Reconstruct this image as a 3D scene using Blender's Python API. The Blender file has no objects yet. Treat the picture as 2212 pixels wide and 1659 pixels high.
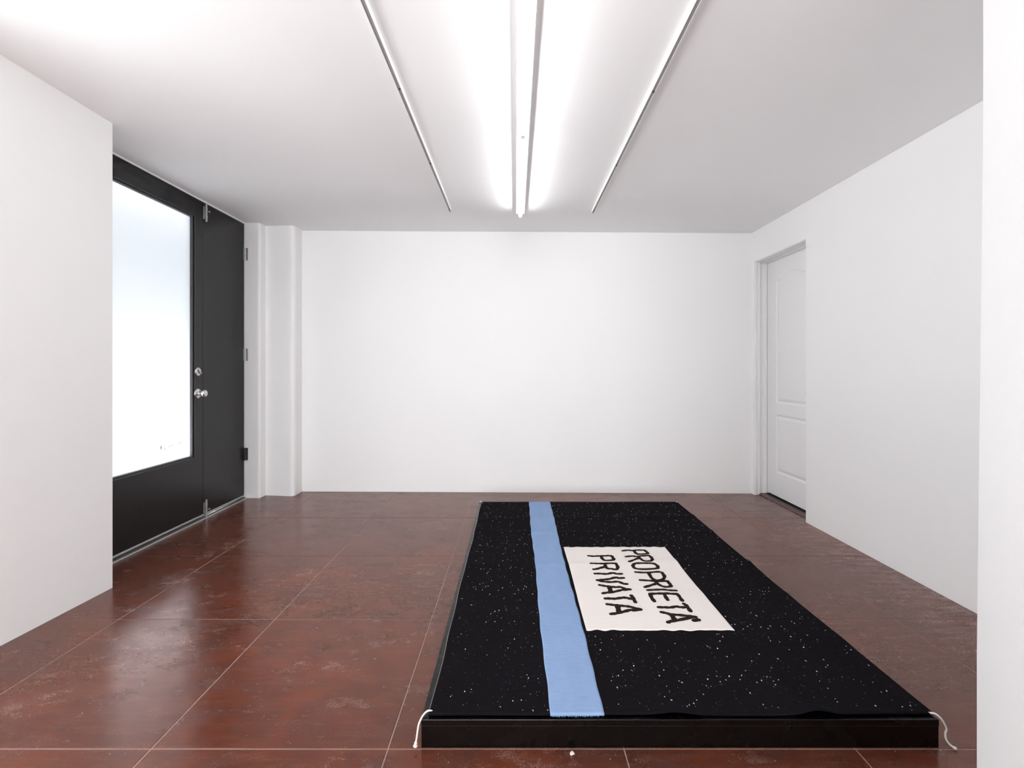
import bpy, bmesh, math, random
from mathutils import Vector, Matrix

# ------------------------------------------------------------------ camera, world, exposure
scene = bpy.context.scene
COL = scene.collection
F, PX, PY, H = 989.0, 1113.0, 795.0, 1.10      # focal length and principal point in pixels of 2212x1659, eye height

cam_d = bpy.data.cameras.new('camera')
cam_d.sensor_fit = 'HORIZONTAL'
cam_d.sensor_width = 36.0
cam_d.lens = 36.0 * F / 2212.0
cam_d.shift_x = -(PX - 1106.0) / 2212.0
cam_d.shift_y = -(829.5 - PY) / 2212.0
cam_d.clip_start = 0.02
cam = bpy.data.objects.new('camera', cam_d)
COL.objects.link(cam)
cam.location = (0, 0, H)
cam.rotation_euler = (math.pi / 2, 0, 0)
scene.camera = cam

SKY = 0.3          # overcast sky light outside the frosted door
TUBE = 29        # radiance of the fluorescent tubes
DAY = 58         # watts of the added fill lamp in the street window
FILL_FRONT = 185        # the same for the fill lamp in the front window
FILL_DOOR = 130       # watts of the added upward fill lamp outside the frosted door
FILL_PAVE = 260      # watts of the added upward fill lamp outside the street window
world = bpy.data.worlds.new('overcast_sky')
scene.world = world
world.use_nodes = True
wn = world.node_tree
wn.nodes['Background'].inputs[0].default_value = (0.92, 0.955, 1.0, 1)
wn.nodes['Background'].inputs[1].default_value = SKY

def fill_light(name, loc, rot, w, h, watts):  # area lamp added to brighten the room
    l = bpy.data.lights.new(name, 'AREA')
    l.shape = 'RECTANGLE'
    l.size, l.size_y = w, h
    l.energy = watts
    l.color = (0.962, 0.986, 1.0)
    o = bpy.data.objects.new(name, l)
    o.location = loc
    o.rotation_euler = rot
    COL.objects.link(o)
    return o
# added area lamps: fill in the two added windows and on the pavement outside
fill_light('fill_street_window', (-2.128, 0.15, 1.22), (0, -math.pi / 2, 0), 1.80, 2.60, DAY)
fill_light('fill_street_pavement', (-5.60, -0.6, 0.0), (math.pi, 0, 0), 3.0, 4.0, FILL_PAVE)
fill_light('fill_door_pavement', (-2.95, 3.05, 0.0), (math.pi, 0, 0), 0.85, 1.8, FILL_DOOR)
fill_light('fill_front_window', (-0.625, -5.235, 1.22), (math.pi / 2, 0, 0), 2.55, 1.80, FILL_FRONT)

vs = scene.view_settings
vs.view_transform = 'Standard'
vs.look = 'None'
vs.exposure = 0.05
vs.gamma = 1.0
vs.use_curve_mapping = False
scene.cycles.use_denoising = True
scene.cycles.adaptive_threshold = 0.06
scene.cycles.adaptive_min_samples = 16
scene.cycles.use_light_tree = False
scene.cycles.max_bounces = 9
scene.cycles.diffuse_bounces = 7
scene.cycles.glossy_bounces = 5
scene.cycles.transmission_bounces = 6
scene.cycles.sample_clamp_indirect = 8.0

rnd = random.Random(7)

# ------------------------------------------------------------------ helpers
def floor_pt(px, py, z=0.0):
    d = F * (H - z) / (py - PY)
    return ((px - PX) * d / F, d)

def link(o, parent=None):
    COL.objects.link(o)
    if parent is not None:
        o.parent = parent
    return o

def obj(name, bm, mat, parent=None, smooth=False):
    bmesh.ops.recalc_face_normals(bm, faces=bm.faces)
    me = bpy.data.meshes.new(name)
    bm.to_mesh(me)
    bm.free()
    if smooth:
        for p in me.polygons:
            p.use_smooth = True
    me.materials.append(mat)
    return link(bpy.data.objects.new(name, me), parent)

def empty(name, loc=(0, 0, 0)):
    o = bpy.data.objects.new(name, None)
    o.empty_display_size = 0.1
    o.location = loc
    return link(o)

def tag(o, label=None, cat=None, group=None, kind=None):
    if label: o['label'] = label
    if cat: o['category'] = cat
    if group: o['group'] = group
    if kind: o['kind'] = kind
    return o

def box(bm, x0, x1, y0, y1, z0, z1):
    v = [bm.verts.new((x, y, z)) for x in (x0, x1) for y in (y0, y1) for z in (z0, z1)]
    for a, b, c, d in ((0, 1, 3, 2), (4, 6, 7, 5), (0, 4, 5, 1), (2, 3, 7, 6), (0, 2, 6, 4), (1, 5, 7, 3)):
        bm.faces.new((v[a], v[b], v[c], v[d]))
    return v

def bevel(bm, w, seg=2):
    bmesh.ops.bevel(bm, geom=list(bm.edges), offset=w, segments=seg, affect='EDGES', profile=0.5)

def bbox(x0, x1, y0, y1, z0, z1, w=0.0, seg=2):
    bm = bmesh.new()
    box(bm, x0, x1, y0, y1, z0, z1)
    if w: bevel(bm, w, seg)
    return bm

def prism(bm, poly, z0, z1f):
    """vertical prism over a plan polygon, flat bottom, top height from z1f(x, y)"""
    b = [bm.verts.new((x, y, z0)) for x, y in poly]
    t = [bm.verts.new((x, y, z1f(x, y))) for x, y in poly]
    n = len(poly)
    for i in range(n):
        j = (i + 1) % n
        bm.faces.new((b[i], b[j], t[j], t[i]))
    bm.faces.new(list(reversed(b)))
    bm.faces.new(t)

def lathe(bm, prof, M, seg=28):
    """prof: list of (axial, radius) revolved about local Z, placed with matrix M"""
    rings = []
    for a, r in prof:
        if r < 1e-6:
            rings.append([bm.verts.new(M @ Vector((0, 0, a)))])
        else:
            rings.append([bm.verts.new(M @ Vector((r * math.cos(2 * math.pi * k / seg), r * math.sin(2 * math.pi * k / seg), a))) for k in range(seg)])
    for A, B in zip(rings, rings[1:]):
        for k in range(seg):
            k2 = (k + 1) % seg
            if len(A) == 1 and len(B) == 1: continue
            if len(A) == 1: bm.faces.new((A[0], B[k], B[k2]))
            elif len(B) == 1: bm.faces.new((A[k], B[0], A[k2]))
            else: bm.faces.new((A[k], B[k], B[k2], A[k2]))

def cyl(bm, p0, p1, r, seg=20):
    d = Vector(p1) - Vector(p0)
    M = Matrix.Translation(Vector(p0)) @ d.to_track_quat('Z', 'Y').to_matrix().to_4x4()
    lathe(bm, [(0, 0), (0, r), (d.length, r), (d.length, 0)], M, seg)

def spline(pts, sub=5):
    """Catmull-Rom through points of any dimension"""
    P = [Vector(p) for p in pts]
    P = [P[0] * 2 - P[1]] + P + [P[-1] * 2 - P[-2]]
    out = []
    for i in range(1, len(P) - 2):
        a, b, c, d = P[i - 1], P[i], P[i + 1], P[i + 2]
        for k in range(sub):
            t = k / sub
            out.append(0.5 * ((2 * b) + (c - a) * t + (2 * a - 5 * b + 4 * c - d) * t * t + (3 * b - a - 3 * c + d) * t ** 3))
    out.append(P[-2])
    return out

def tube(bm, pts, radii, seg=10):
    rings = []
    n = len(pts)
    up = Vector((0.3, 1, 0.2)).normalized()
    for i, p in enumerate(pts):
        t = (pts[min(i + 1, n - 1)] - pts[max(i - 1, 0)]).normalized()
        s = t.cross(up).normalized()
        u = s.cross(t)
        rings.append([bm.verts.new(p + (s * math.cos(2 * math.pi * k / seg) + u * math.sin(2 * math.pi * k / seg)) * radii[i]) for k in range(seg)])
    for A, B in zip(rings, rings[1:]):
        for k in range(seg):
            bm.faces.new((A[k], B[k], B[(k + 1) % seg], A[(k + 1) % seg]))
    bm.faces.new(rings[0])
    bm.faces.new(rings[-1])

# ------------------------------------------------------------------ materials
class NT:
    def __init__(self, name):
        self.m = bpy.data.materials.new(name)
        self.m.use_nodes = True
        self.t = self.m.node_tree
        self.t.nodes.clear()
        self.out = self.n('OutputMaterial')
    def n(self, kind, **kw):
        nd = self.t.nodes.new('ShaderNode' + kind)
        for k, v in kw.items():
            setattr(nd, k, v)
        return nd
    def l(self, a, b): self.t.links.new(a, b)
    def val(self, sock, v):
        if hasattr(v, 'is_linked'): self.l(v, sock)
        else: sock.default_value = v
    def pos(self, scale=(1, 1, 1), rot=0.0):
        g = self.n('NewGeometry')
        mp = self.n('Mapping')
        mp.inputs['Scale'].default_value = scale
        mp.inputs['Rotation'].default_value = (0, 0, rot)
        self.l(g.outputs['Position'], mp.inputs['Vector'])
        return mp.outputs['Vector']
    def noise(self, vec, scale, detail=4, rough=0.55, dist=0.0):
        nd = self.n('TexNoise')
        self.l(vec, nd.inputs['Vector'])
        nd.inputs['Scale'].default_value = scale
        nd.inputs['Detail'].default_value = detail
        nd.inputs['Roughness'].default_value = rough
        nd.inputs['Distortion'].default_value = dist
        return nd.outputs['Fac']
    def ramp(self, fac, stops):
        nd = self.n('ValToRGB')
        e = nd.color_ramp.elements
        while len(e) < len(stops): e.new(0.5)
        for el, (p, c) in zip(e, stops):
            el.position = p
            el.color = c if len(c) == 4 else (*c, 1)
        self.l(fac, nd.inputs['Fac'])
        return nd.outputs['Color']
    def mix(self, fac, a, b, mode='MIX'):
        nd = self.n('Mix', data_type='RGBA', blend_type=mode)
        self.val(nd.inputs[0], fac)
        self.val(nd.inputs[6], a if hasattr(a, 'is_linked') else (*a[:3], 1))
        self.val(nd.inputs[7], b if hasattr(b, 'is_linked') else (*b[:3], 1))
        return nd.outputs[2]
    def math(self, op, a, b=0.0, clamp=False):
        nd = self.n('Math', operation=op, use_clamp=clamp)
        self.val(nd.inputs[0], a)
        self.val(nd.inputs[1], b)
        return nd.outputs[0]
    def maprange(self, v, a, b, c, d):
        nd = self.n('MapRange')
        self.l(v, nd.inputs[0])
        for i, q in enumerate((a, b, c, d)): nd.inputs[i + 1].default_value = q
        return nd.outputs[0]
    def bump(self, h, strength, dist):
        nd = self.n('Bump')
        nd.inputs['Strength'].default_value = strength
        nd.inputs['Distance'].default_value = dist
        self.l(h, nd.inputs['Height'])
        return nd.outputs['Normal']
    def principled(self, color, rough=0.5, ior=1.5, metal=0.0, normal=None, **kw):
        b = self.n('BsdfPrincipled')
        self.val(b.inputs['Base Color'], color if hasattr(color, 'is_linked') else (*color[:3], 1))
        self.val(b.inputs['Roughness'], rough)
        b.inputs['IOR'].default_value = ior
        b.inputs['Metallic'].default_value = metal
        if normal is not None: self.l(normal, b.inputs['Normal'])
        for k, v in kw.items(): self.val(b.inputs[k.replace('_', ' ')], v)
        self.l(b.outputs[0], self.out.inputs['Surface'])
        return b

def paint_white(name, col, scale=60, strength=0.06, rough=0.6):
    t = NT(name)
    p = t.pos()
    n1 = t.noise(p, 1.3, 1)
    c = t.mix(n1, tuple(x * 1.01 for x in col), tuple(x * 0.98 for x in col))
    nm = t.bump(t.noise(p, scale, 3), strength, 0.004) if strength else None
    t.principled(c, rough, 1.45, normal=nm)
    return t.m

def plain(name, col, rough=0.5, metal=0.0, ior=1.5, nscale=40, var=0.06, bump=0.0):
    t = NT(name)
    p = t.pos()
    n1 = t.noise(p, nscale, 4)
    c = t.mix(n1, tuple(x * (1 - var) for x in col), tuple(x * (1 + var) for x in col))
    r = t.maprange(n1, 0.3, 0.7, rough * 0.93, min(1, rough * 1.07))
    nm = t.bump(t.noise(p, nscale * 4, 3), bump, 0.002) if bump else None
    t.principled(c, r, ior, metal, nm)
    return t.m

def make_floor_mat():
    t = NT('stained_concrete')
    p = t.pos()
    pw = t.pos((1.0, 1.8, 1.0), 0.4)
    ps = t.pos((1.0, 5.0, 1.0), 0.08)
    big = t.noise(p, 1.5, 5, 0.66)
    mid = t.noise(pw, 5.0, 6, 0.70)
    streak = t.noise(ps, 6.5, 6, 0.72)
    grain = t.noise(p, 190, 1, 0.6)
    base = t.ramp(big, [(0.30, (0.072, 0.026, 0.018)), (0.45, (0.092, 0.024, 0.013)), (0.56, (0.115, 0.026, 0.011)), (0.66, (0.155, 0.034, 0.013)), (0.76, (0.098, 0.031, 0.019))])
    col = t.mix(t.maprange(mid, 0.44, 0.68, 0, 0.75), base, (0.054, 0.022, 0.016))
    oi = t.n('ObjectInfo')
    col = t.mix(t.maprange(oi.outputs['Random'], 0, 1, 0, 0.18), col, (0.11, 0.035, 0.022))
    # trodden dust in streaks and pale worn scuffs, both broken into grains
    gr = t.maprange(grain, 0.40, 0.62, 0.1, 1)
    dusty = t.math('MULTIPLY', t.maprange(streak, 0.46, 0.70, 0, 0.34), gr, True)
    col = t.mix(dusty, col, (0.22, 0.115, 0.088))
    scuff = t.noise(t.pos((1.0, 1.7, 1.0), -0.6), 2.6, 7, 0.74)
    sm = t.math('MULTIPLY', t.maprange(scuff, 0.56, 0.70, 0, 1), gr, True)
    col = t.mix(t.math('MULTIPLY', sm, 0.55), col, (0.31, 0.215, 0.185))
    # plaster dust along the right wall
    sx = t.n('SeparateXYZ')
    t.l(p, sx.inputs[0])
    near = t.maprange(sx.outputs[0], 1.66, 2.05, 0, 1)
    dm = t.math('MULTIPLY', t.math('MULTIPLY', near, t.maprange(streak, 0.44, 0.62, 0, 1)), gr, True)
    col = t.mix(t.math('MULTIPLY', dm, 0.6), col, (0.42, 0.35, 0.34))
    # fine white flecks
    vo = t.n('TexVoronoi')
    vo.inputs['Scale'].default_value = 30
    t.l(p, vo.inputs['Vector'])
    sp = t.math('MULTIPLY', t.math('LESS_THAN', vo.outputs['Distance'], 0.07), t.math('GREATER_THAN', mid, 0.54))
    col = t.mix(t.math('MULTIPLY', sp, 0.45), col, (0.55, 0.46, 0.42))
    ro = t.math('ADD', t.maprange(mid, 0.36, 0.70, 0.15, 0.33), t.math('MULTIPLY', t.math('MAXIMUM', sm, dm), 0.3), True)
    b = t.principled(col, ro, 1.64)
    b.inputs['Specular Tint'].default_value = (1.0, 0.66, 0.57, 1)     # warm tinted sealer
    return t.m

M = {}
M['floor'] = make_floor_mat()
M['joint'] = plain('joint_mortar', (0.34, 0.235, 0.21), 0.8, nscale=60, var=0.35)
M['wall'] = paint_white('wall_paint', (0.89, 0.89, 0.89), 60, 0.0)
M['rough_wall'] = paint_white('textured_plaster', (0.85, 0.85, 0.85), 38, 0.35)  # tone set a little below the wall paint to offset strong light
M['ceiling'] = paint_white('ceiling_paint', (0.94, 0.94, 0.94), 50, 0.0, 0.75)
M['white_gloss'] = paint_white('white_enamel', (0.85, 0.85, 0.85), 90, 0.0, 0.35)
M['fixture'] = plain('white_enamelled_steel', (0.86, 0.86, 0.86), 0.4, nscale=15, var=0.01)
M['black_door'] = plain('black_door_paint', (0.003, 0.0027, 0.0032), 0.32, ior=1.5, nscale=30, var=0.08, bump=0.02)
M['bead'] = plain('grey_black_metal', (0.06, 0.06, 0.065), 0.35, 0.3)
M['steel'] = plain('satin_nickel', (0.66, 0.65, 0.65), 0.28, 1.0)
M['galv'] = plain('galvanised_steel', (0.48, 0.49, 0.5), 0.42, 0.9)
M['alu'] = plain('aluminium', (0.62, 0.61, 0.61), 0.45, 0.8)
M['rubber'] = plain('dark_rubber', (0.02, 0.02, 0.02), 0.7)
M['slot'] = plain('rail_slot_grey', (0.34, 0.33, 0.33), 0.6)
M['plinth'] = plain('black_laminate', (0.0010, 0.0008, 0.0008), 0.27, ior=1.42, nscale=12, var=0.1)
M['sill'] = plain('red_brown_sill', (0.085, 0.035, 0.028), 0.4, nscale=25, var=0.2)
M['gap_shade'] = plain('door_gap_shade', (0.015, 0.013, 0.012), 0.8)  # shade around the white door leaf, put into a dark colour
M['pavement'] = plain('pavement', (0.34, 0.33, 0.32), 0.9, nscale=3, var=0.1)
M['crumb'] = plain('plaster_crumb', (0.62, 0.58, 0.53), 0.9, nscale=200, var=0.15, bump=0.3)
M['decal'] = plain('grey_film_lettering', (0.2, 0.2, 0.2), 0.7)

def make_tube_mat():
    t = NT('fluorescent_glow')
    e = t.n('Emission')
    e.inputs[0].default_value = (0.975, 0.99, 1.0, 1)
    e.inputs[1].default_value = TUBE
    t.l(e.outputs[0], t.out.inputs['Surface'])
    return t.m
M['tube'] = make_tube_mat()

def make_glass():
    t = NT('frosted_glass')
    g = t.n('BsdfPrincipled')
    g.inputs['Base Color'].default_value = (0.93, 0.96, 1.0, 1)
    g.inputs['Transmission Weight'].default_value = 1.0
    g.inputs['Roughness'].default_value = 0.45
    g.inputs['IOR'].default_value = 1.35
    tr = t.n('BsdfTranslucent')
    tr.inputs[0].default_value = (0.93, 0.95, 0.98, 1)
    mx = t.n('MixShader')
    mx.inputs[0].default_value = 0.4
    t.l(g.outputs[0], mx.inputs[1])
    t.l(tr.outputs[0], mx.inputs[2])
    t.l(mx.outputs[0], t.out.inputs['Surface'])
    return t.m
M['glass'] = make_glass()

def make_clear():
    t = NT('clear_window_glass')
    a = t.n('BsdfTransparent')
    b = t.n('BsdfGlossy')
    b.inputs['Roughness'].default_value = 0.03
    mx = t.n('MixShader')
    mx.inputs[0].default_value = 0.06
    t.l(a.outputs[0], mx.inputs[1]); t.l(b.outputs[0], mx.inputs[2])
    t.l(mx.outputs[0], t.out.inputs['Surface'])
    return t.m
M['clear_glass'] = make_clear()

def make_weave(name, col, dark, rough=0.95, weft=520.0, mott=0.5):
    t = NT(name)
    p = t.pos()
    w = t.n('TexWave', wave_type='BANDS', bands_direction='Y')
    w.inputs['Scale'].default_value = weft / 6.28
    w.inputs['Distortion'].default_value = 1.5
    w.inputs['Detail'].default_value = 2
    t.l(p, w.inputs['Vector'])
    st = t.noise(t.pos((1, 7, 1)), 22, 5, 0.65)
    mo = t.noise(t.pos((3, 1, 1)), 7, 4, 0.6)
    f = t.math('ADD', t.math('MULTIPLY', w.outputs['Fac'], 0.25), t.math('ADD', t.math('MULTIPLY', st, 0.6), t.math('MULTIPLY', mo, 0.35)))
    c = t.mix(t.maprange(f, 0.35, 0.85, 0, mott), col, dark)
    nm = t.bump(t.math('ADD', w.outputs['Fac'], t.noise(p, 300, 2)), 0.25, 0.0015)
    t.principled(c, rough, 1.3, normal=nm, Specular_IOR_Level=0.08)
    return t.m
M['rug_black'] = make_weave('black_wool_weave', (0.0085, 0.0072, 0.0092), (0.0045, 0.004, 0.005))
M['rug_blue'] = make_weave('light_blue_wool_weave', (0.265, 0.375, 0.585), (0.185, 0.28, 0.47), mott=0.8)
M['rug_white'] = make_weave('ivory_wool_weave', (0.80, 0.75, 0.72), (0.72, 0.67, 0.63))
M['rug_letter'] = make_weave('brown_black_wool_weave', (0.026, 0.019, 0.018), (0.014, 0.011, 0.010))
M['cord'] = plain('cotton_cord', (0.74, 0.69, 0.65), 0.9, nscale=350, var=0.12, bump=0.3)

def make_fleck():
    t = NT('wool_flecks')
    a = t.n('VertexColor')
    a.layer_name = 'tone'
    t.principled(a.outputs['Color'], 0.9, 1.3)
    return t.m
M['fleck'] = make_fleck()

# ------------------------------------------------------------------ room shell
def cz(x, y):
    k = 0.03 * max(0.0, -x - 1.0) * min(max(2.3 - y, 0.0), 1.0)
    return 2.304 - 0.0105 * max(-2.6, min(2.6, x)) + k

BACKY = -5.2
# ceiling: slightly out of level slab
bm = bmesh.new()
xs = [-2.8, -2.3, -2.0, -1.5, -1.0, 0.0, 1.0, 2.0, 2.8]
ys = [-5.6, -3.0, -1.0, 0.0, 1.3, 1.8, 2.3, 3.0, 4.4]
lo = [[bm.verts.new((x, y, cz(x, y))) for y in ys] for x in xs]
hi = [[bm.verts.new((x, y, 2.55)) for y in ys] for x in xs]
for i in range(len(xs) - 1):
    for j in range(len(ys) - 1):
        bm.faces.new((lo[i][j], lo[i][j + 1], lo[i + 1][j + 1], lo[i + 1][j]))
        bm.faces.new((hi[i][j], hi[i + 1][j], hi[i + 1][j + 1], hi[i][j + 1]))
for j in range(len(ys) - 1):
    bm.faces.new((lo[0][j], hi[0][j], hi[0][j + 1], lo[0][j + 1]))
    bm.faces.new((lo[-1][j], lo[-1][j + 1], hi[-1][j + 1], hi[-1][j]))
for i in range(len(xs) - 1):
    bm.faces.new((lo[i][0], lo[i + 1][0], hi[i + 1][0], hi[i][0]))
    bm.faces.new((lo[i][-1], hi[i][-1], hi[i + 1][-1], lo[i + 1][-1]))
tag(obj('ceiling', bm, M['ceiling'], smooth=True), 'smooth white painted ceiling over the whole room', 'ceiling', kind='structure')

def arc_corner(a, b, c, r, n=6):
    """round the corner b of the path a-b-c"""
    a, b, c = Vector(a), Vector(b), Vector(c)
    u, v = (a - b).normalized(), (c - b).normalized()
    out = []
    for k in range(n + 1):
        s = k / n
        p0, p1, p2 = b + u * r, b, b + v * r
        q = p0 * (1 - s) ** 2 + p1 * 2 * s * (1 - s) + p2 * s * s
        out.append((q.x, q.y))
    return out

def wall(name, poly, mat, label, z0=0.0, smooth=False):
    bm = bmesh.new()
    prism(bm, poly, z0, cz)
    o = obj(name, bm, mat)
    return tag(o, label, 'wall', kind='structure')

# back wall with the stepped pier beside the black door
path = [(-2.295, 3.872)]
path += arc_corner((-2.295, 3.872), (-2.160, 3.872), (-2.156, 3.957), 0.022)
path += [(-2.156, 3.957)]
path += arc_corner((-2.156, 3.957), (-1.897, 3.925), (-1.900, 4.082), 0.045)
path += [(-1.900, 4.080), (2.073, 4.014), (2.080, 4.020), (2.60, 4.020), (2.60, 4.30), (-2.60, 4.30), (-2.60, 3.872)]
bm = bmesh.new()
prism(bm, path, 0.0, cz)
wb = obj('wall_back', bm, M['wall'])
tag(wb, 'plain white back wall with a rounded stepped pier at its left end', 'wall', kind='structure')

# left wall: the stretch in view, then an opening for the added window
WLY0, WLY1, WZL, WZH = -1.17, 1.47, 0.31, 2.13
bm = bmesh.new()
prism(bm, [(-2.017, 2.293), (-2.037, 1.81), (-2.050, WLY1), (-2.09, WLY1), (-2.55, WLY1), (-2.55, 2.293)], 0.0, cz)
prism(bm, [(-2.09, WLY0), (-2.09, BACKY), (-2.30, BACKY), (-2.30, WLY0)], 0.0, cz)
prism(bm, [(-2.09, WLY1), (-2.09, WLY0), (-2.30, WLY0), (-2.30, WLY1)], 0.0, lambda x, y: WZL)
prism(bm, [(-2.09, WLY1), (-2.09, WLY0), (-2.30, WLY0), (-2.30, WLY1)], WZH, cz)
tag(obj('wall_left', bm, M['wall']), 'white left wall ending in a corner in front of the black door', 'wall', kind='structure')
def added_window(name, axis, c, a0, a1, z0, z1, n, label):  # window out of view, added to bring in fill light
    root = empty(name, (c, (a0 + a1) / 2, z0) if axis == 'x' else ((a0 + a1) / 2, c, z0))
    tag(root, label, 'window', kind='structure')
    def bx(u0, u1, q0, q1, d0, d1):
        return bbox(c + d0, c + d1, u0, u1, q0, q1) if axis == 'x' else bbox(u0, u1, c + d0, c + d1, q0, q1)
    t = 0.035
    for k in range(n + 1):
        u = a0 + (a1 - a0 - t) * k / n
        part('mullion', bx(u, u + t, z0, z1, -0.025, 0.025), M['black_door'], root)
    for q in (z0, z1 - t):
        for k in range(n):
            u0 = a0 + (a1 - a0 - t) * k / n + t
            u1 = a0 + (a1 - a0 - t) * (k + 1) / n
            part('rail', bx(u0, u1, q, q + t, -0.025, 0.025), M['black_door'], root)
    for k in range(n):
        u0 = a0 + (a1 - a0 - t) * k / n + t
        u1 = a0 + (a1 - a0 - t) * (k + 1) / n
        part('pane', bx(u0, u1, z0 + t, z1 - t, -0.003, 0.003), M['clear_glass'], root)
def part(name, bm, mat, parent, smooth=False):
    o = obj(name, bm, mat, None, smooth)
    o.parent = parent
    if parent.type == 'EMPTY':
        o.matrix_parent_inverse = Matrix.Translation(-Vector(parent.location))
    return o
added_window('added_window_2', 'y', BACKY - 0.07, -1.95, 0.70, WZL, WZH, 3, 'added black framed window in the wall behind the camera, letting fill light in')
added_window('added_window_1', 'x', -2.16, WLY0, WLY1, WZL, WZH, 3, 'added black framed window in the left wall out of view, letting fill light in')

# right wall: near stretch, strip behind the white door's recess, and the head above it
XR = 2.073
YD0, YD1, ZD = 3.266, 3.968, 2.022
bm = bmesh.new()
prism(bm, [(XR - 0.012, 0.9), (XR, YD0), (2.60, YD0), (2.60, 0.9)], 0.0, cz)
# stepped far jamb
prism(bm, [(XR, YD1), (2.092, YD1), (2.10, YD1 + 0.012), (2.128, YD1 + 0.012), (2.136, YD1 + 0.044), (2.60, YD1 + 0.044), (2.60, 4.020), (2.080, 4.020), (XR, 4.014)], 0.0, lambda x, y: ZD)
b0 = len(bm.verts)
poly = [(XR, YD0), (XR, 4.014), (2.080, 4.020), (2.60, 4.020), (2.60, YD0)]
bt = [bm.verts.new((x, y, ZD)) for x, y in poly]
tp = [bm.verts.new((x, y, cz(x, y))) for x, y in poly]
for i in range(5):
    j = (i + 1) % 5
    bm.faces.new((bt[i], bt[j], tp[j], tp[i]))
bm.faces.new(bt); bm.faces.new(tp)
tag(obj('wall_right', bm, M['wall']), 'white right wall with a deep doorway recess near the back corner', 'wall', kind='structure')

# partition end close to the camera on the right (slightly out of plumb)
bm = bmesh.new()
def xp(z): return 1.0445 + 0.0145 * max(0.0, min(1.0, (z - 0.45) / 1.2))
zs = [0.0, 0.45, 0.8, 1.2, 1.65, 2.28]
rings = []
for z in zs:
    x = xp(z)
    pts = [(x - 0.25, BACKY - 0.14), (x - 0.25, 0.600), (x - 0.002, 1.034), (x + 0.004, 1.040), (2.06, 1.040), (2.06, BACKY - 0.14)]  # splayed face and long return shaped to catch less window light
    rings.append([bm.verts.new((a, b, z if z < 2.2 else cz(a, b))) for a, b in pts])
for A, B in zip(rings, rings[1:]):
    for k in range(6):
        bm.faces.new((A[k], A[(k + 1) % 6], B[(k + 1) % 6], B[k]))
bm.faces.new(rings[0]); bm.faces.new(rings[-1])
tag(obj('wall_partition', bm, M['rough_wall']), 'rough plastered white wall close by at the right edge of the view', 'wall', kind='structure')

bm = bmesh.new()
wl, wr, wa, wb_ = -2.09, 0.80, -1.95, 0.70
prism(bm, [(wl, BACKY), (wa, BACKY), (wa, BACKY - 0.14), (wl, BACKY - 0.14)], 0.0, cz)
prism(bm, [(wb_, BACKY), (wr, BACKY), (wr, BACKY - 0.14), (wb_, BACKY - 0.14)], 0.0, cz)
prism(bm, [(wa, BACKY), (wb_, BACKY), (wb_, BACKY - 0.14), (wa, BACKY - 0.14)], 0.0, lambda x, y: WZL)
prism(bm, [(wa, BACKY), (wb_, BACKY), (wb_, BACKY - 0.14), (wa, BACKY - 0.14)], WZH, cz)
tag(obj('wall_front', bm, M['wall']), 'white wall far behind the camera around the added front window', 'wall', kind='structure')

# ------------------------------------------------------------------ floor: scored slabs, each its own piece
fl = obj('floor', bbox(-2.62, 2.62, BACKY - 0.2, 4.32, -0.12, -0.0014), M['joint'])
tag(fl, 'red brown stained concrete floor scored into large squares', 'floor', kind='structure')
GX = [-2.60, -2.418, -1.737, -1.053, -0.368, 0.314, 0.982, 1.665, 2.347, 2.60]
GY = [BACKY - 0.14, -4.803, -4.123, -3.442, -2.762, -2.081, -1.400, -0.720, -0.039, 0.641, 1.3225, 2.004, 2.676, 3.362, 4.045, 4.30]
g = 0.0019
for i in range(len(GX) - 1):
    for j in range(len(GY) - 1):
        bm = bmesh.new()
        gx = 0.0026 if i in (2, 3) else g
        x0, x1, y0, y1 = GX[i] + gx, GX[i + 1] - g, GY[j] + g, GY[j + 1] - g
        box(bm, x0, x1, y0, y1, -0.0014, 0.0)
        top = [e for e in bm.edges if all(abs(v.co.z) < 1e-6 for v in e.verts)]
        bmesh.ops.bevel(bm, geom=top, offset=0.0007, segments=1, affect='EDGES', profile=0.5)
        obj('floor_slab', bm, M['floor'], fl)

# pavement outside, seen only as a glow through the frosted pane
tag(obj('added_facade', bbox(-12.4, -12.0, -14, 20, -0.02, 4.0), M['pavement']), 'added grey facade across the street that dims the view through the frosted door', 'facade', kind='structure')  # unseen building added to dim the level view through the pane
tag(obj('pavement', bbox(-14, -2.64, -14, 20, -0.15, -0.02), M['pavement']), 'grey pavement outside behind the frosted door', 'pavement', kind='structure')

# ------------------------------------------------------------------ door_1: black double door with frosted pane
XD = -2.29
d1 = empty('door_1', (XD, 3.1, 0))
tag(d1, 'black double door with a tall frosted glass pane and nickel knob', 'door', kind='structure')
YA0, YG, YB1 = 2.445, 3.3555, 3.868
ZT = 2.3155
OY0, OY1, OZ0, OZ1 = 2.565, 3.266, 0.463, 2.186       # glazed opening
bm = bmesh.new()
box(bm, XD - 0.045, XD, YA0, OY0, 0.028, ZT)
box(bm, XD - 0.045, XD, OY1, YG - 0.0018, 0.028, ZT)
box(bm, XD - 0.045, XD, OY0, OY1, 0.028, OZ0)
box(bm, XD - 0.045, XD, OY0, OY1, OZ1, ZT)
leafA = part('active_leaf', bm, M['black_door'], d1)
leafB = part('inactive_leaf', bbox(XD - 0.045, XD, YG + 0.0018, YB1 - 0.002, 0.028, ZT, 0.0012, 1), M['black_door'], d1)
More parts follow.
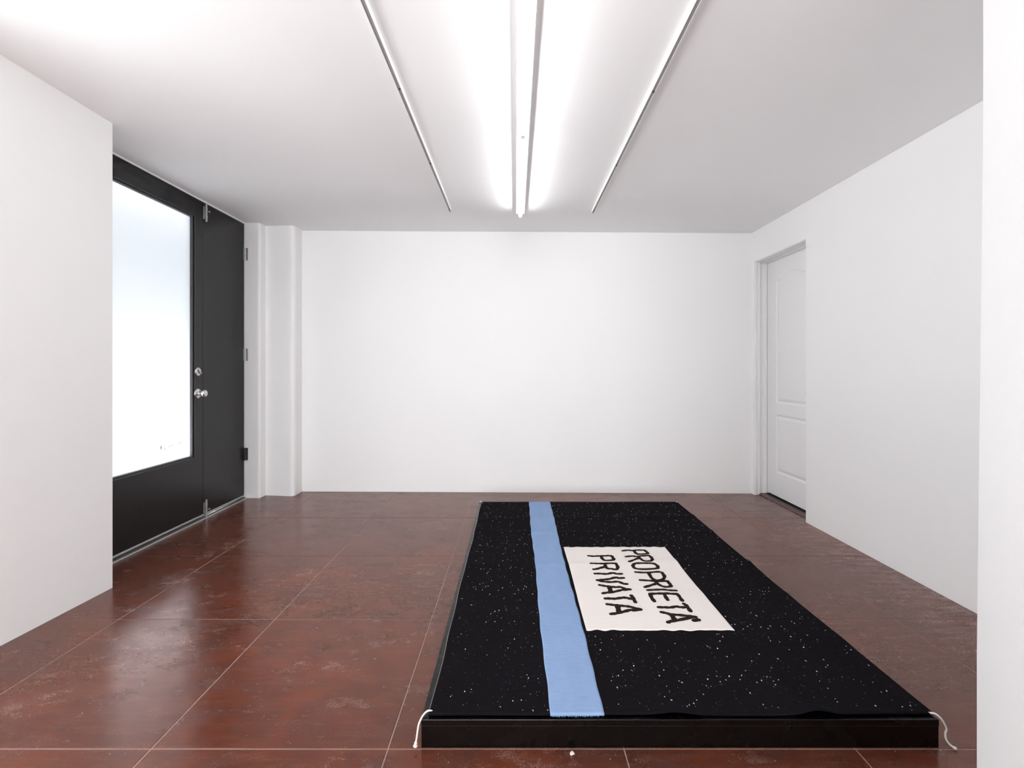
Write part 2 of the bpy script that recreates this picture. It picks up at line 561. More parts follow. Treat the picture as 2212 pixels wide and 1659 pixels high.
# frosted pane and stepped glazing beads
part('glass_pane', bbox(XD - 0.030, XD - 0.024, OY0 - 0.004, OY1 + 0.004, OZ0 - 0.004, OZ1 + 0.004), M['glass'], leafA)
def bead(y0, y1, z0, z1, axis):
    bm = bmesh.new()
    box(bm, XD - 0.0235, XD - 0.004, y0, y1, z0, z1)
    bevel(bm, 0.003, 2)
    return bm
bw = 0.013
part('glazing_bead', bead(OY1 - bw, OY1, OZ0, OZ1, 'z'), M['bead'], leafA)
part('glazing_bead', bead(OY0, OY0 + bw, OZ0, OZ1, 'z'), M['bead'], leafA)
part('glazing_bead', bead(OY0 + bw, OY1 - bw, OZ0, OZ0 + bw, 'y'), M['bead'], leafA)
part('glazing_bead', bead(OY0 + bw, OY1 - bw, OZ1 - bw, OZ1, 'y'), M['bead'], leafA)
# raised lip around the opening on the room side
lipw = 0.006
for y0, y1, z0, z1 in ((OY1, OY1 + lipw, OZ0 - lipw, OZ1 + lipw), (OY0 - lipw, OY0, OZ0 - lipw, OZ1 + lipw),
                       (OY0, OY1, OZ0 - lipw, OZ0), (OY0, OY1, OZ1, OZ1 + lipw)):
    part('lip', bbox(XD - 0.001, XD + 0.0035, y0, y1, z0, z1, 0.0012, 2), M['bead'], leafA)
# faint lettering on the outer side of the pane (blurred beyond reading)
yy = 2.985
for w_, h_, dz in ((0.020, 0.028, 0), (0.016, 0.016, -0.006), (0.007, 0.008, -0.008), (0.014, 0.020, 0.0), (0.014, 0.022, 0.001), (0.012, 0.013, 0.004), (0.016, 0.018, 0.004), (0.014, 0.024, 0.006)):
    part('lettering', bbox(XD - 0.0345, XD - 0.0335, yy, yy + w_, 0.560 + dz, 0.560 + dz + h_, 0.0004, 1), M['decal'], leafA)
    yy += w_ + 0.011
# sweep and lock hardware
part('door_sweep', bbox(XD - 0.012, XD + 0.003, YA0, YG - 0.003, 0.0155, 0.0285, 0.0015, 1), M['alu'], leafA)
RX = Matrix.Rotation(math.pi / 2, 4, 'Y')
def at(y, z): return Matrix.Translation((XD, y, z)) @ RX
KY = 3.300
bm = bmesh.new()
lathe(bm, [(0, 0), (0, 0.032), (0.004, 0.032), (0.009, 0.027), (0.010, 0.020), (0.012, 0)], at(KY, 1.0735))
Mt = Matrix.Translation((XD + 0.010, KY, 1.0735)) @ Matrix.Rotation(math.radians(38), 4, 'X')
v0 = len(bm.verts)
tb = bmesh.new(); box(tb, 0, 0.013, -0.004, 0.004, -0.020, 0.020); bevel(tb, 0.0025, 2)
tb.transform(Mt)
tm = bpy.data.meshes.new('turn'); tb.to_mesh(tm); tb.free(); bm.from_mesh(tm); bpy.data.meshes.remove(tm)
o = part('deadbolt', bm, M['steel'], leafA, True)
o['label'] = 'round nickel deadbolt with thumb turn'
bm = bmesh.new()
lathe(bm, [(0, 0), (0, 0.036), (0.003, 0.036), (0.008, 0.030), (0.010, 0.016), (0.013, 0.0125), (0.026, 0.0115), (0.032, 0.016),
           (0.038, 0.0235), (0.046, 0.027), (0.054, 0.0265), (0.060, 0.022), (0.0625, 0.014), (0.0615, 0.007), (0.0605, 0)], at(KY, 0.9165), 36)
o = part('door_knob', bm, M['steel'], leafA, True)
o['label'] = 'polished nickel round knob'
# inactive leaf hardware: surface bolts, hinges, sweep
part('door_sweep', bbox(XD - 0.012, XD + 0.003, YG + 0.003, YB1 - 0.003, 0.0155, 0.0285, 0.0015, 1), M['alu'], leafB)
def surface_bolt(z0, z1, rod0, rod1, up):
    bm = bmesh.new()
    y = YG + 0.020
    t = bmesh.new()
    box(t, XD, XD + 0.004, y - 0.017, y + 0.017, z0, z1)
    bevel(t, 0.001, 1)
    box(t, XD + 0.004, XD + 0.016, y - 0.010, y + 0.010, z0 + 0.012, z0 + 0.030)
    box(t, XD + 0.004, XD + 0.016, y - 0.010, y + 0.010, z1 - 0.030, z1 - 0.012)
    m_ = bpy.data.meshes.new('t'); t.to_mesh(m_); t.free(); bm.from_mesh(m_); bpy.data.meshes.remove(m_)
    cyl(bm, (XD + 0.0125, y, rod0), (XD + 0.0125, y, rod1), 0.0068)
    zk = (z0 + z1) / 2 + (0.01 if up else -0.01)
    cyl(bm, (XD + 0.012, y, zk), (XD + 0.034, y, zk), 0.004, 12)
    cyl(bm, (XD + 0.030, y, zk), (XD + 0.038, y, zk), 0.007, 12)
    o = part('surface_bolt', bm, M['galv'], leafB)
    o['label'] = 'galvanised sliding bolt at the leaf head' if up else 'galvanised sliding bolt at the leaf foot'
surface_bolt(2.195, 2.290, 2.178, 2.312, True)
surface_bolt(0.030, 0.112, 0.006, 0.130, False)
for zc, m in ((2.062, 'galv'), (1.213, 'galv'), (0.373, 'bead')):
    bm = bmesh.new()
    cyl(bm, (XD + 0.007, YB1 + 0.0005, zc - 0.053), (XD + 0.007, YB1 + 0.0005, zc + 0.053), 0.0072, 16)
    box(bm, XD - 0.0005, XD + 0.0018, YB1 - 0.013, YB1 - 0.001, zc - 0.052, zc + 0.052)
    for q in (-0.02, 0.02):
        cyl(bm, (XD + 0.007, YB1 + 0.0005, zc + q - 0.0008), (XD + 0.007, YB1 + 0.0005, zc + q + 0.0008), 0.0078, 16)
    box(bm, XD + 0.004, XD + 0.030, YB1 - 0.0002, YB1 + 0.0035, zc - 0.052, zc + 0.052)
    part('hinge', bm, M[m], leafB)
# frame: head, near jamb, threshold
bm = bmesh.new()
poly = [(-2.345, 2.293), (-2.345, 3.872), (XD + 0.004, 3.872), (XD + 0.004, 2.293)]
b_ = [bm.verts.new((x, y, ZT + 0.002)) for x, y in poly]
t_ = [bm.verts.new((x, y, cz(x, y) + 0.004)) for x, y in poly]
for i in range(4): bm.faces.new((b_[i], b_[(i + 1) % 4], t_[(i + 1) % 4], t_[i]))
bm.faces.new(b_); bm.faces.new(t_)
part('frame_head', bm, M['white_gloss'], d1)
part('frame_jamb', bbox(-2.40, XD + 0.004, 2.293, YA0 - 0.003, 0.0, ZT + 0.002), M['white_gloss'], d1)
part('frame_jamb', bbox(-2.40, XD - 0.046, YB1 - 0.03, 3.90, 0.0, ZT + 0.002), M['white_gloss'], d1)
def extr(pr, y0, y1):
    bm = bmesh.new()
    A = [bm.verts.new((x, y0, z)) for x, z in pr]
    B = [bm.verts.new((x, y1, z)) for x, z in pr]
    for i in range(len(pr)): bm.faces.new((A[i], A[(i + 1) % len(pr)], B[(i + 1) % len(pr)], B[i]))
    bm.faces.new(A); bm.faces.new(B)
    return bm
part('threshold', extr([(-2.40, 0.0), (XD + 0.018, 0.0), (XD + 0.018, 0.003), (XD + 0.008, 0.004), (XD + 0.006, 0.008), (XD - 0.03, 0.009), (-2.40, 0.009)], 2.293, 3.872), M['bead'], d1)  # dark metal stands in for the shaded gap under the sweeps
part('threshold_lip', extr([(XD + 0.018, 0.0), (XD + 0.030, 0.0), (XD + 0.030, 0.0025), (XD + 0.026, 0.005), (XD + 0.018, 0.005)], 2.293, 3.872), M['alu'], d1)

# ------------------------------------------------------------------ door_2: white moulded two-panel door in the recess
XW = 2.205
d2 = empty('door_2', (XW, 3.66, 0))
tag(d2, 'white moulded panel door with an arched upper panel set in a recess', 'door', kind='structure')
WY0, WY1, WZ0, WZ1 = 3.282, YD1 + 0.044 - 0.003, 0.020, ZD - 0.004
def relief(y, z):
    """depth of the moulded groove at a point of the face, by distance to the panel outlines"""
    def prof(d):                       # d: distance inside the outline
        if d < 0 or d > 0.036: return 0.0 if d < 0 else 0.0
        if d < 0.010: return -0.007 * d / 0.010
        if d < 0.016: return -0.007
        return -0.007 * (0.036 - d) / 0.020
    yc = (WY0 + WY1) / 2
    hw = 0.222
    best = 0.0
    # lower panel
    d = min(hw - abs(y - yc), z - 0.222, 0.708 - z)
    best = min(best, prof(d))
    # upper panel, arched head
    s = abs(y - yc) / hw
    arch = 1.842 + 0.048 * (0.5 + 0.5 * math.cos(math.pi * min(1, s * 1.25))) if s < 0.8 else 1.842
    d = min(hw - abs(y - yc), z - 0.806, (arch - z) * 0.9)
    return min(best, prof(d))
bm = bmesh.new()
ny, nz = 96, 240
ysd = [WY0 + (WY1 - WY0) * i / ny for i in range(ny + 1)]
zsd = [WZ0 + (WZ1 - WZ0) * k / nz for k in range(nz + 1)]
gr = [[bm.verts.new((XW - relief(y, z), y, z)) for z in zsd] for y in ysd]
for i in range(ny):
    for k in range(nz):
        bm.faces.new((gr[i][k], gr[i][k + 1], gr[i + 1][k + 1], gr[i + 1][k]))
bk = [bm.verts.new((XW + 0.038, y, z)) for y in (WY0, WY1) for z in (WZ0, WZ1)]
bm.faces.new((bk[0], bk[2], bk[3], bk[1]))
bm.faces.new([gr[0][k] for k in range(nz + 1)] + [bk[1], bk[0]])
bm.faces.new([gr[-1][k] for k in range(nz + 1)] + [bk[3], bk[2]])
bm.faces.new([gr[i][0] for i in range(ny + 1)] + [bk[2], bk[0]])
bm.faces.new([gr[i][-1] for i in range(ny + 1)] + [bk[3], bk[1]])
leafW = part('door_leaf', bm, M['white_gloss'], d2)
bm = bmesh.new()
Mk = Matrix.Translation((XW, 3.365, 0.912)) @ Matrix.Rotation(-math.pi / 2, 4, 'Y')
lathe(bm, [(0, 0), (0, 0.033), (0.003, 0.033), (0.008, 0.027), (0.010, 0.013), (0.026, 0.0115), (0.032, 0.016), (0.040, 0.0245), (0.050, 0.0265), (0.058, 0.022), (0.062, 0.012), (0.062, 0)], Mk, 32)
part('door_knob', bm, M['steel'], leafW, True)['label'] = 'round nickel knob half hidden by the wall'
# stops and head trim, threshold, sheets of painted shade under and behind the leaf
part('door_stop', bbox(XW - 0.016, XW - 0.003, YD1 + 0.044 - 0.010, YD1 + 0.044, 0.0, ZD, 0.001, 1), M['white_gloss'], d2)
part('door_stop', bbox(XW - 0.016, XW - 0.003, YD0, YD0 + 0.012, 0.0, ZD, 0.001, 1), M['white_gloss'], d2)
part('door_stop', bbox(XW - 0.022, XW - 0.003, YD0 + 0.012, YD1 + 0.036, ZD - 0.010, ZD, 0.001, 1), M['white_gloss'], d2)
part('head_trim', bbox(XR + 0.004, XR + 0.028, YD0, YD1 + 0.010, ZD - 0.006, ZD, 0.001, 1), M['white_gloss'], d2)
part('threshold', bbox(2.119, XW + 0.06, YD0 + 0.001, YD1 + 0.043, 0.0, 0.006, 0.002, 2), M['sill'], d2)
part('gap_shade_strip', bbox(XW - 0.020, XW + 0.03, YD0 + 0.001, YD1 + 0.043, 0.006, 0.0075), M['gap_shade'], d2)
part('gap_shade_back', bbox(XW + 0.060, XW + 0.075, YD0, YD1 + 0.044, 0.0, ZD), M['gap_shade'], d2)

# ------------------------------------------------------------------ ceiling strip lights (tandem fluorescent battens)
def strip_light(x, y0, y1, label):
    ym = (y0 + y1) / 2
    zc = cz(x, ym)
    root = empty('strip_light', (x, ym, zc))
    tag(root, label, 'strip light', 'fluorescent strip lights on the ceiling')
    bm = bmesh.new()
    pr = [(-0.033, 0.0), (-0.033, -0.030), (-0.030, -0.033), (0.030, -0.033), (0.033, -0.030), (0.033, 0.0)]
    A = [bm.verts.new((x + a, y0, zc + b)) for a, b in pr]
    B = [bm.verts.new((x + a, y1, zc + b)) for a, b in pr]
    n = len(pr)
    for i in range(n): bm.faces.new((A[i], A[(i + 1) % n], B[(i + 1) % n], B[i]))
    bm.faces.new(A); bm.faces.new(B)
    part('housing', bm, M['fixture'], root)
    L = (y1 - y0) / 2
    zt = zc - 0.053
    for k in range(2):
        a, b = y0 + k * L, y0 + (k + 1) * L
        bm = bmesh.new()
        R = Matrix.Translation((x, a + 0.018, zt)) @ Matrix.Rotation(-math.pi / 2, 4, 'X')
        ln = L - 0.036
        lathe(bm, [(0, 0.009), (0.004, 0.0125), (0.010, 0.013), (ln - 0.010, 0.013), (ln - 0.004, 0.0125), (ln, 0.009)], R, 24)
        tb_ = part('fluorescent_tube', bm, M['tube'], root, True)
        for yy in (a + 0.010, b - 0.010):
            bm = bmesh.new()
            box(bm, x - 0.011, x + 0.011, yy - 0.007, yy + 0.007, zt - 0.012, zc - 0.028)
            bevel(bm, 0.003, 2)
            part('lamp_holder', bm, M['fixture'], root)
strip_light(0.038, 1.045, 3.475, 'lit fluorescent strip light running down the middle of the ceiling')
strip_light(0.038, -4.45, -2.02, 'added unseen fluorescent strip light on the ceiling behind the camera')  # unseen second strip added to brighten the room

# ------------------------------------------------------------------ slim ceiling rails
def rail(x, y0, y1, label):
    ym = (y0 + y1) / 2
    zc = cz(x, ym)
    root = empty('ceiling_rail', (x, ym, zc))
    tag(root, label, 'ceiling rail', 'slim rails either side of the strip light')
    w, h, t = 0.0085, 0.022, 0.0016
    bm = bmesh.new()
    box(bm, x - w, x - w + t, y0, y1, zc - h, zc + 0.001)
    box(bm, x + w - t, x + w, y0, y1, zc - h, zc + 0.001)
    box(bm, x - w + t, x + w - t, y0, y1, zc - 0.003, zc + 0.001)
    part('channel', bm, M['fixture'], root)
    part('slot_liner', bbox(x - w + t, x + w - t, y0 + 0.002, y1 - 0.002, zc - h + 0.003, zc - 0.003), M['slot'], root)
    part('end_cap', bbox(x - w, x + w, y1 - 0.001, y1 + 0.003, zc - h, zc + 0.001, 0.0006, 1), M['slot'], root)
    for yc in (1.951, 2.66, y1 - 0.045):
        bm = bmesh.new()
        cyl(bm, (x + 0.001, yc, zc - h + 0.004), (x + 0.001, yc, zc - h - 0.001), 0.004, 14)
        part('fixing_screw', bm, M['rubber'], root)
rail(-0.4935, 0.6, 3.475, 'slim grey slotted rail on the ceiling left of the strip light')
rail(0.588, 0.6, 3.475, 'slim grey slotted rail on the ceiling right of the strip light')

# ------------------------------------------------------------------ plinth
PX0, PX1, PY0, PY1, PZ = -0.2725, 1.2275, 1.3255, 3.475, 0.0815
pl = empty('plinth', ((PX0 + PX1) / 2, (PY0 + PY1) / 2, 0))
tag(pl, 'low matte black rectangular plinth under the rug', 'plinth')
tbd = 0.018
part('top_board', bbox(PX0, PX1, PY0, PY1, PZ - tbd, PZ, 0.0012, 2), M['plinth'], pl)
zt_ = PZ - tbd - 0.0003
part('front_panel', bbox(PX0 + 0.0006, PX1 - 0.0006, PY0 + 0.0006, PY0 + 0.019, 0.0, zt_, 0.0008, 1), M['plinth'], pl)
part('back_panel', bbox(PX0 + 0.0006, PX1 - 0.0006, PY1 - 0.019, PY1 - 0.0006, 0.0, zt_, 0.0008, 1), M['plinth'], pl)
part('side_panel', bbox(PX0 + 0.0006, PX0 + 0.019, PY0 + 0.0195, PY1 - 0.0195, 0.0, zt_, 0.0008, 1), M['plinth'], pl)
part('side_panel', bbox(PX1 - 0.019, PX1 - 0.0006, PY0 + 0.0195, PY1 - 0.0195, 0.0, zt_, 0.0008, 1), M['plinth'], pl)

# ------------------------------------------------------------------ rug
RX0, RX1, RY0, RY1 = -0.2535, 1.2245, 1.3385, 3.468
RT = 0.0042
def gauss(d, s): return math.exp(-(d / s) ** 2)
def lift(x, y):
    """height of the underside of the rug above the plinth top"""
    fe = math.exp(-max(0.0, y - RY0) / 0.10)
    h = 0.0008 + 0.0035 * fe * (0.6 + 0.4 * math.sin(x * 7.0 + 1.0))
    fb = math.exp(-max(0.0, y - RY0) / 0.16)
    h += 0.0085 * gauss(x - 0.47 - 0.25 * (y - RY0), 0.055) * fb
    h += 0.0135 * gauss(x - 0.885 + 0.35 * (y - RY0), 0.045) * fb
    # fold creases from storage
    u = (x - RX0) / (RX1 - RX0)
    h += 0.0075 * gauss(y - 2.375 - 0.02 * math.sin(x * 2), 0.030) * max(0.0, u - 0.45) / 0.55
    h += 0.0030 * gauss(y - 2.36, 0.03)
    h += 0.0040 * gauss(y - 2.83 + 0.02 * math.sin(x * 3), 0.028)
    h += 0.0035 * gauss(y - 3.10 - 0.05 * (x - 0.5), 0.035)
    h += 0.0022 * gauss(y - 2.05, 0.04) + 0.0022 * gauss(y - 1.72, 0.05)
    h += 0.0008 * (1 + math.sin(x * 9 + y * 3)) * (0.5 + 0.5 * math.sin(y * 11))
    return h
def rz(x, y): return PZ + lift(x, y) + RT
def ex0(y): return RX0 + 0.0022 * math.sin(y * 5.1) + 0.0012 * math.sin(y * 17)
def ex1(y): return RX1 + 0.0025 * math.sin(y * 4.3 + 1) + 0.004 * gauss(y - 2.30, 0.06)
def ey0(x): return RY0 + 0.0022 * math.sin(x * 6 + 0.5) - 0.005 * gauss(x - 0.1, 0.2) + 0.004 * gauss(x - 1.2, 0.08) * 0
rug = empty('rug', ((RX0 + RX1) / 2, (RY0 + RY1) / 2, PZ))
tag(rug, 'black flecked woven rug with blue stripe and lettered ivory panel lying on the plinth', 'rug')

def sheet(bm, x0f, x1f, y0f, y1f, nx, nyy, dz, thick):
    """a draped piece of cloth with thickness; edges given as functions"""
    top, bot = [], []
    for i in range(nx + 1):
        ct, cb = [], []
        for j in range(nyy + 1):
            s, t = i / nx, j / nyy
            y = RY0 + (RY1 - RY0) * t
            for _ in range(2):
                x = x0f(y) * (1 - s) + x1f(y) * s
                y = y0f(x) * (1 - t) + y1f(x) * t
            z = rz(x, y) + dz
            ct.append(bm.verts.new((x, y, z)))
            cb.append(bm.verts.new((x, y, z - thick)))
        top.append(ct); bot.append(cb)
    for i in range(nx):
        for j in range(nyy):
            bm.faces.new((top[i][j], top[i][j + 1], top[i + 1][j + 1], top[i + 1][j]))
            bm.faces.new((bot[i][j], bot[i + 1][j], bot[i + 1][j + 1], bot[i][j + 1]))
    for i in range(nx):
        bm.faces.new((top[i][0], top[i + 1][0], bot[i + 1][0], bot[i][0]))
        bm.faces.new((top[i][-1], bot[i][-1], bot[i + 1][-1], top[i + 1][-1]))
    for j in range(nyy):
        bm.faces.new((top[0][j], bot[0][j], bot[0][j + 1], top[0][j + 1]))
        bm.faces.new((top[-1][j], top[-1][j + 1], bot[-1][j + 1], bot[-1][j]))

bm = bmesh.new()
sheet(bm, ex0, ex1, ey0, lambda x: RY1 + 0.002 * math.sin(x * 9), 150, 210, 0.0, RT)
part('black_ground', bm, M['rug_black'], rug, True)
# stripe: edges step a little from weft to weft
sl = lambda y: 0.1005 + 0.0025 * math.sin(y * 6.0) + 0.0012 * math.sin(y * 31)
sr = lambda y: 0.2600 + 0.0028 * math.sin(y * 4.2 + 0.6) + 0.0012 * math.sin(y * 37 + 1)
bm = bmesh.new()
sheet(bm, sl, sr, lambda x: ey0(x) - 0.0022, lambda x: RY1 + 0.002 * math.sin(x * 9) + 0.0005, 24, 210, 0.0012, 0.0052)
part('blue_stripe', bm, M['rug_blue'], rug, True)
# fuzzy ends of the stripe at the front hem
bm = bmesh.new()
for k in range(110):
    x = 0.104 + 0.152 * (k + rnd.random()) / 110
    y = ey0(x) - 0.0022
    z = rz(x, y) - 0.0005 - rnd.random() * 0.003
    L = 0.002 + 0.003 * rnd.random()
    a = rnd.uniform(-0.3, 0.3)
    v = [bm.verts.new(q) for q in ((x - 0.0005, y, z), (x + 0.0005, y, z), (x + a * L, y - L * 0.5, z - L), (x, y + 0.0008, z - L * 0.4))]
    bm.faces.new((v[0], v[1], v[2])); bm.faces.new((v[0], v[2], v[3])); bm.faces.new((v[1], v[3], v[2]))
part('stripe_fuzz', bm, M['rug_blue'], rug)['kind'] = 'stuff'
# ivory panel with wavy short edges
wv = [(rnd.uniform(0, 6.3), rnd.uniform(30, 120), rnd.uniform(0.0012, 0.0034)) for _ in range(9)]
def wavy(x, sgn): return sum(a * math.sin(f * x + p * (1 if sgn > 0 else 1.7)) for p, f, a in wv) * 0.55
pf = lambda x: 1.7655 + wavy(x, 1)
pb = lambda x: 2.590 + wavy(x, -1)
pxl = lambda y: 0.2750 + 0.0012 * math.sin(y * 9)
pxr = lambda y: 0.8440 + 0.0014 * math.sin(y * 7 + 2)
bm = bmesh.new()
sheet(bm, pxl, pxr, pf, pb, 140, 90, 0.0012, 0.0030)
panel = part('ivory_panel', bm, M['rug_white'], rug, True)

# lettering traced on the weave: strokes in world coordinates on the rug
ZR = 0.0875
def fr(ox, oy, s, pts): return [floor_pt(ox + x / s, oy + y / s, ZR) for x, y in pts]
def A_(*p): return fr(1260, 1175, 13.825, p)
def B_(*p): return fr(1260, 1255, 13.825, p)
def C_(*p): return fr(1370, 1255, 13.825, p)
def Z_(*p): return fr(1150, 1130, 4.424, p)
LET = [
 # first word
 [A_((1180,212),(1330,195),(1480,208),(1620,192),(1830,197)), A_((1820,197),(1880,240),(1920,298),(1700,316),(1600,308),(1550,265),(1505,208))],
 [A_((1280,388),(1460,372),(1600,390),(1730,370),(1960,357)), A_((1960,357),(2035,420),(2060,490),(2020,535),(1880,541),(1780,518),(1700,450),(1640,392)), A_((1660,435),(1500,500),(1375,553))],
 [A_((1480,660),(1560,610),(1820,603),(2080,615),(2200,665),(2232,715),(2160,744),(1850,762),(1610,750),(1510,712),(1480,660))],
 [Z_((988,470),(1090,475),(1200,468),(1240,475)), Z_((1238,475),(1262,512),(1240,543),(1180,546),(1140,525),(1112,480))],
 [C_((185,-22),(458,-6),(708,9),(1000,9)), C_((990,9),(1060,90),(1090,160),(950,182),(830,160),(720,100),(630,15)), C_((650,88),(480,140),(325,188))],
 [C_((410,288),(600,275),(860,268),(1050,290),(1245,298))],
 [C_((470,402),(700,397),(950,390),(1150,405),(1270,402)), C_((470,405),(520,510),(600,612)), C_((890,402),(940,490),(1000,575)), C_((1265,402),(1330,460),(1435,598))],
 [C_((730,790),(900,795),(1100,800),(1240,772),(1400,795),(1560,792)), C_((1485,690),(1570,755),(1680,912))],
 [C_((815,938),(960,968),(1100,1008),(1300,1022),(1600,1055),(1830,1083)), C_((1830,1083),(1500,1140),(1250,1190),(1100,1210),(1010,1243)), C_((1115,1012),(1165,1100),(1225,1180))],
 [C_((1790,1192),(1850,1180),(1915,1168))],
 # second word
 [A_((155,357),(300,370),(480,362),(640,362),(780,354),(855,372)), A_((850,368),(905,450),(895,488),(720,502),(625,490),(565,440),(520,365))],
 [A_((235,597),(430,605),(600,607),(800,600),(970,603)), A_((965,603),(1025,690),(1010,750),(950,768),(850,748),(725,735),(665,680),(640,610)), A_((650,692),(500,725),(400,752),(312,763))],
 [A_((350,890),(480,890),(700,900),(880,868),(1000,898),(1140,895))],
 [A_((420,1085),(600,1072),(780,1050),(975,1003),(1060,1027),(1200,1017)), A_((420,1087),(600,1127),(830,1142),(1040,1132),(1200,1193),(1300,1200))],
 [B_((490,125),(650,155),(780,170),(970,190),(1110,187),(1240,235),(1395,260)), B_((1395,260),(1250,280),(1150,280),(1000,320),(850,355),(680,370),(590,388)), B_((770,172),(800,260),(822,350))],
 [B_((660,535),(800,535),(950,540),(1130,517),(1270,512),(1400,540),(1470,543)), B_((1435,452),(1480,510),(1555,640))],
 [B_((715,702),(880,722),(1010,737),(1200,752),(1400,777),(1520,812),(1710,852)), B_((1710,858),(1530,885),(1400,872),(1250,915),(1100,950),(980,978),(830,998)), B_((1015,735),(1040,830),(1068,935))],
]
names = list('PROPRIETA') + ['accent'] + list('PRIVATA')
def stroke(bm, pts, w):
    P = spline([(x, y, 0) for x, y in pts], 6)
    n = len(P)
    L, R = [], []
    dz = 0.0024
    for i, p in enumerate(P):
        t = (P[min(i + 1, n - 1)] - P[max(i - 1, 0)]).normalized()
        nrm = Vector((-t.y, t.x, 0))
        ww = w * (1 + 0.13 * math.sin(i * 0.9 + p.x * 40) + rnd.uniform(-0.06, 0.06)) * 0.5
        a, b = p + nrm * ww, p - nrm * ww
        L.append(bm.verts.new((a.x, a.y, rz(a.x, a.y) + dz)))
        R.append(bm.verts.new((b.x, b.y, rz(b.x, b.y) + dz)))
    for i in range(n - 1):
        bm.faces.new((L[i], L[i + 1], R[i + 1], R[i]))
    for i in list(range(1, n - 1, 3)) + [0, n - 1]:            # rounded caps and joints
        c = P[i]
        r = w * 0.5 * (0.96 if 0 < i < n - 1 else 1.0)
        ring = []
        for k in range(12):
            x, y = c.x + r * math.cos(k * math.pi / 6), c.y + r * math.sin(k * math.pi / 6)
            ring.append(bm.verts.new((x, y, rz(x, y) + dz - 0.00005)))
        bm.faces.new(ring)
for ltr, strokes in zip(names, LET):
    bm = bmesh.new()
    for si, s in enumerate(strokes):
        w = 0.0175
        if ltr == 'A' and si == 2: w = 0.0215
        if ltr == 'accent': w = 0.0215
        stroke(bm, s, w)
    bmesh.ops.recalc_face_normals(bm, faces=bm.faces)
    for f in bm.faces:
        if f.normal.z < 0: f.normal_flip()
    ex = bmesh.ops.extrude_face_region(bm, geom=list(bm.faces))
    bmesh.ops.translate(bm, verts=[v for v in ex['geom'] if isinstance(v, bmesh.types.BMVert)], vec=(0, 0, -0.0011))
    o = part('letter', bm, M['rug_letter'], panel)
    o['label'] = 'dark woven accent mark' if ltr == 'accent' else 'dark woven letter ' + ltr

# white flecks woven through the black ground
bm = bmesh.new()
lay = bm.loops.layers.color.new('tone')
cnt = 0
while cnt < 3900:
    x = rnd.uniform(RX0 + 0.012, RX1 - 0.012)
    y = rnd.uniform(RY0 + 0.012, RY1 - 0.008)
    if sl(y) - 0.006 < x < sr(y) + 0.006: continue
    if 0.262 < x < 0.852 and 1.752 < y < 2.604: continue
    cnt += 1
    br = rnd.random()
    tone = 0.07 + 0.12 * rnd.random() if br < 0.55 else (0.2 + 0.25 * rnd.random() if br < 0.86 else 0.6 + 0.3 * rnd.random())
    ln = rnd.uniform(0.0032, 0.0062) * (1.35 if br > 0.9 else 1) * 0.5
    wd = rnd.uniform(0.0011, 0.0018) * (1.2 if br > 0.9 else 1)
    a = rnd.gauss(0, 0.25)
    ca, sa = math.cos(a), math.sin(a)
    def P_(u, v, h):
        X, Y = x + u * ca - v * sa, y + u * sa + v * ca
        return bm.verts.new((X, Y, rz(X, Y) + h))
    r = [P_(0, ln, 0.0001), P_(-wd, 0.45 * ln, 0.0001), P_(-wd, -0.45 * ln, 0.0001), P_(0, -ln, 0.0001), P_(wd, -0.45 * ln, 0.0001), P_(wd, 0.45 * ln, 0.0001)]
    c = P_(0, 0, 0.0012)
    col = (tone, tone * 0.985, tone * 0.97, 1)
    for k in range(6):
        f = bm.faces.new((r[k], r[(k + 1) % 6], c))
        for lp in f.loops: lp[lay] = col
fo = part('woven_fleck', bm, M['fleck'], rug)
fo['kind'] = 'stuff'
# white stitches down the left selvage
bm = bmesh.new()
y = RY0 + 0.012
while y < RY1 - 0.01:
    x = ex0(y)
    t = bmesh.new()
    z = rz(x, y)
    box(bm, x - 0.0010, x + 0.0006, y - 0.0012, y + 0.0012, z - 0.0036, z - 0.0006)
    t.free()
    y += 0.0062
st = part('selvage_stitch', bm, M['cord'], rug)
st['kind'] = 'stuff'
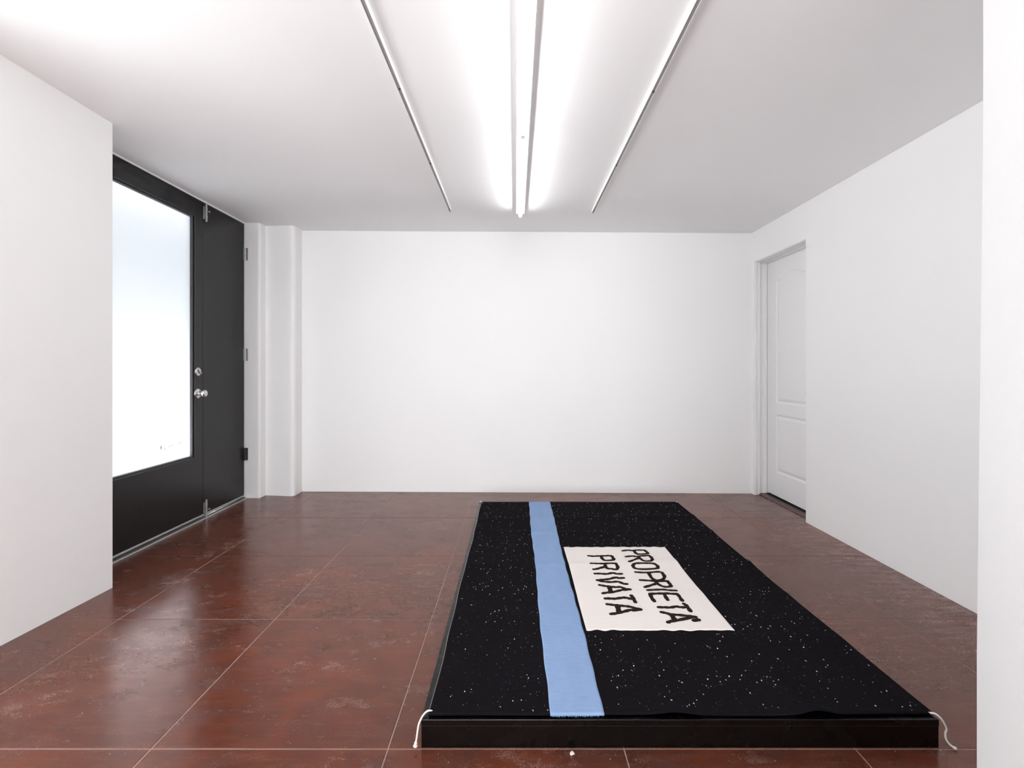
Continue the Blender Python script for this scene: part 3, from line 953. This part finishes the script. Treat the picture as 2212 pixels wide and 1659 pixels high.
# cotton warp cords at the corners
def cord(pts, r0, knots, flare=None):
    P = spline(pts, 8)
    n = len(P)
    rad = []
    for i in range(n):
        s = i / (n - 1)
        r = r0
        for kc, kw, kr in knots: r = max(r, r0 + kr * gauss(s - kc, kw))
        rad.append(r)
    bm = bmesh.new()
    tube(bm, P, rad, 12)
    return part('corner_cord', bm, M['cord'], rug, True)
zt = PZ + RT
cord([(-0.240, 1.352, zt - 0.001), (-0.256, 1.349, zt + 0.0045), (-0.268, 1.336, zt + 0.002), (-0.2765, 1.319, zt - 0.008), (-0.2800, 1.3145, 0.060), (-0.2825, 1.3135, 0.040), (-0.2850, 1.313, 0.026), (-0.2865, 1.313, 0.0145)],
     0.0027, [(0.870, 0.025, 0.0024), (0.975, 0.040, 0.0040)])
cord([(1.212, 1.345, zt + 0.001), (1.226, 1.338, zt + 0.0045), (1.2385, 1.333, zt - 0.005), (1.2495, 1.331, 0.062), (1.2535, 1.331, 0.049), (1.2500, 1.331, 0.037), (1.2510, 1.329, 0.022), (1.2585, 1.324, 0.010), (1.2690, 1.316, 0.0045)],
     0.0026, [(0.97, 0.03, 0.0016)])
cord([(-0.250, 3.452, zt + 0.001), (-0.257, 3.460, zt + 0.004), (-0.262, 3.466, zt + 0.004), (-0.268, 3.476, zt - 0.004), (-0.270, 3.482, 0.06), (-0.272, 3.484, 0.03)], 0.0027, [(0.97, 0.03, 0.0016)])
cord([(1.214, 3.452, zt + 0.001), (1.222, 3.460, zt + 0.002), (1.227, 3.470, zt), (1.230, 3.479, zt - 0.010), (1.231, 3.483, 0.06), (1.231, 3.484, 0.03)], 0.0026, [(0.97, 0.03, 0.0016)])

# ------------------------------------------------------------------ a crumb of plaster lying in front of the plinth
cx, cy = floor_pt(1236, 1630)
bm = bmesh.new()
bmesh.ops.create_icosphere(bm, subdivisions=3, radius=0.0062)
for v in bm.verts:
    k = 1 + 0.22 * math.sin(v.co.x * 700 + 1) * math.sin(v.co.y * 620) + 0.15 * math.sin(v.co.z * 900 + v.co.x * 400)
    v.co = Vector((v.co.x * k + cx, v.co.y * k * 0.9 + cy, v.co.z * k * 0.75 + 0.0044))
tag(obj('plaster_crumb', bm, M['crumb'], smooth=True), 'small pale plaster crumb on the floor in front of the plinth', 'crumb')
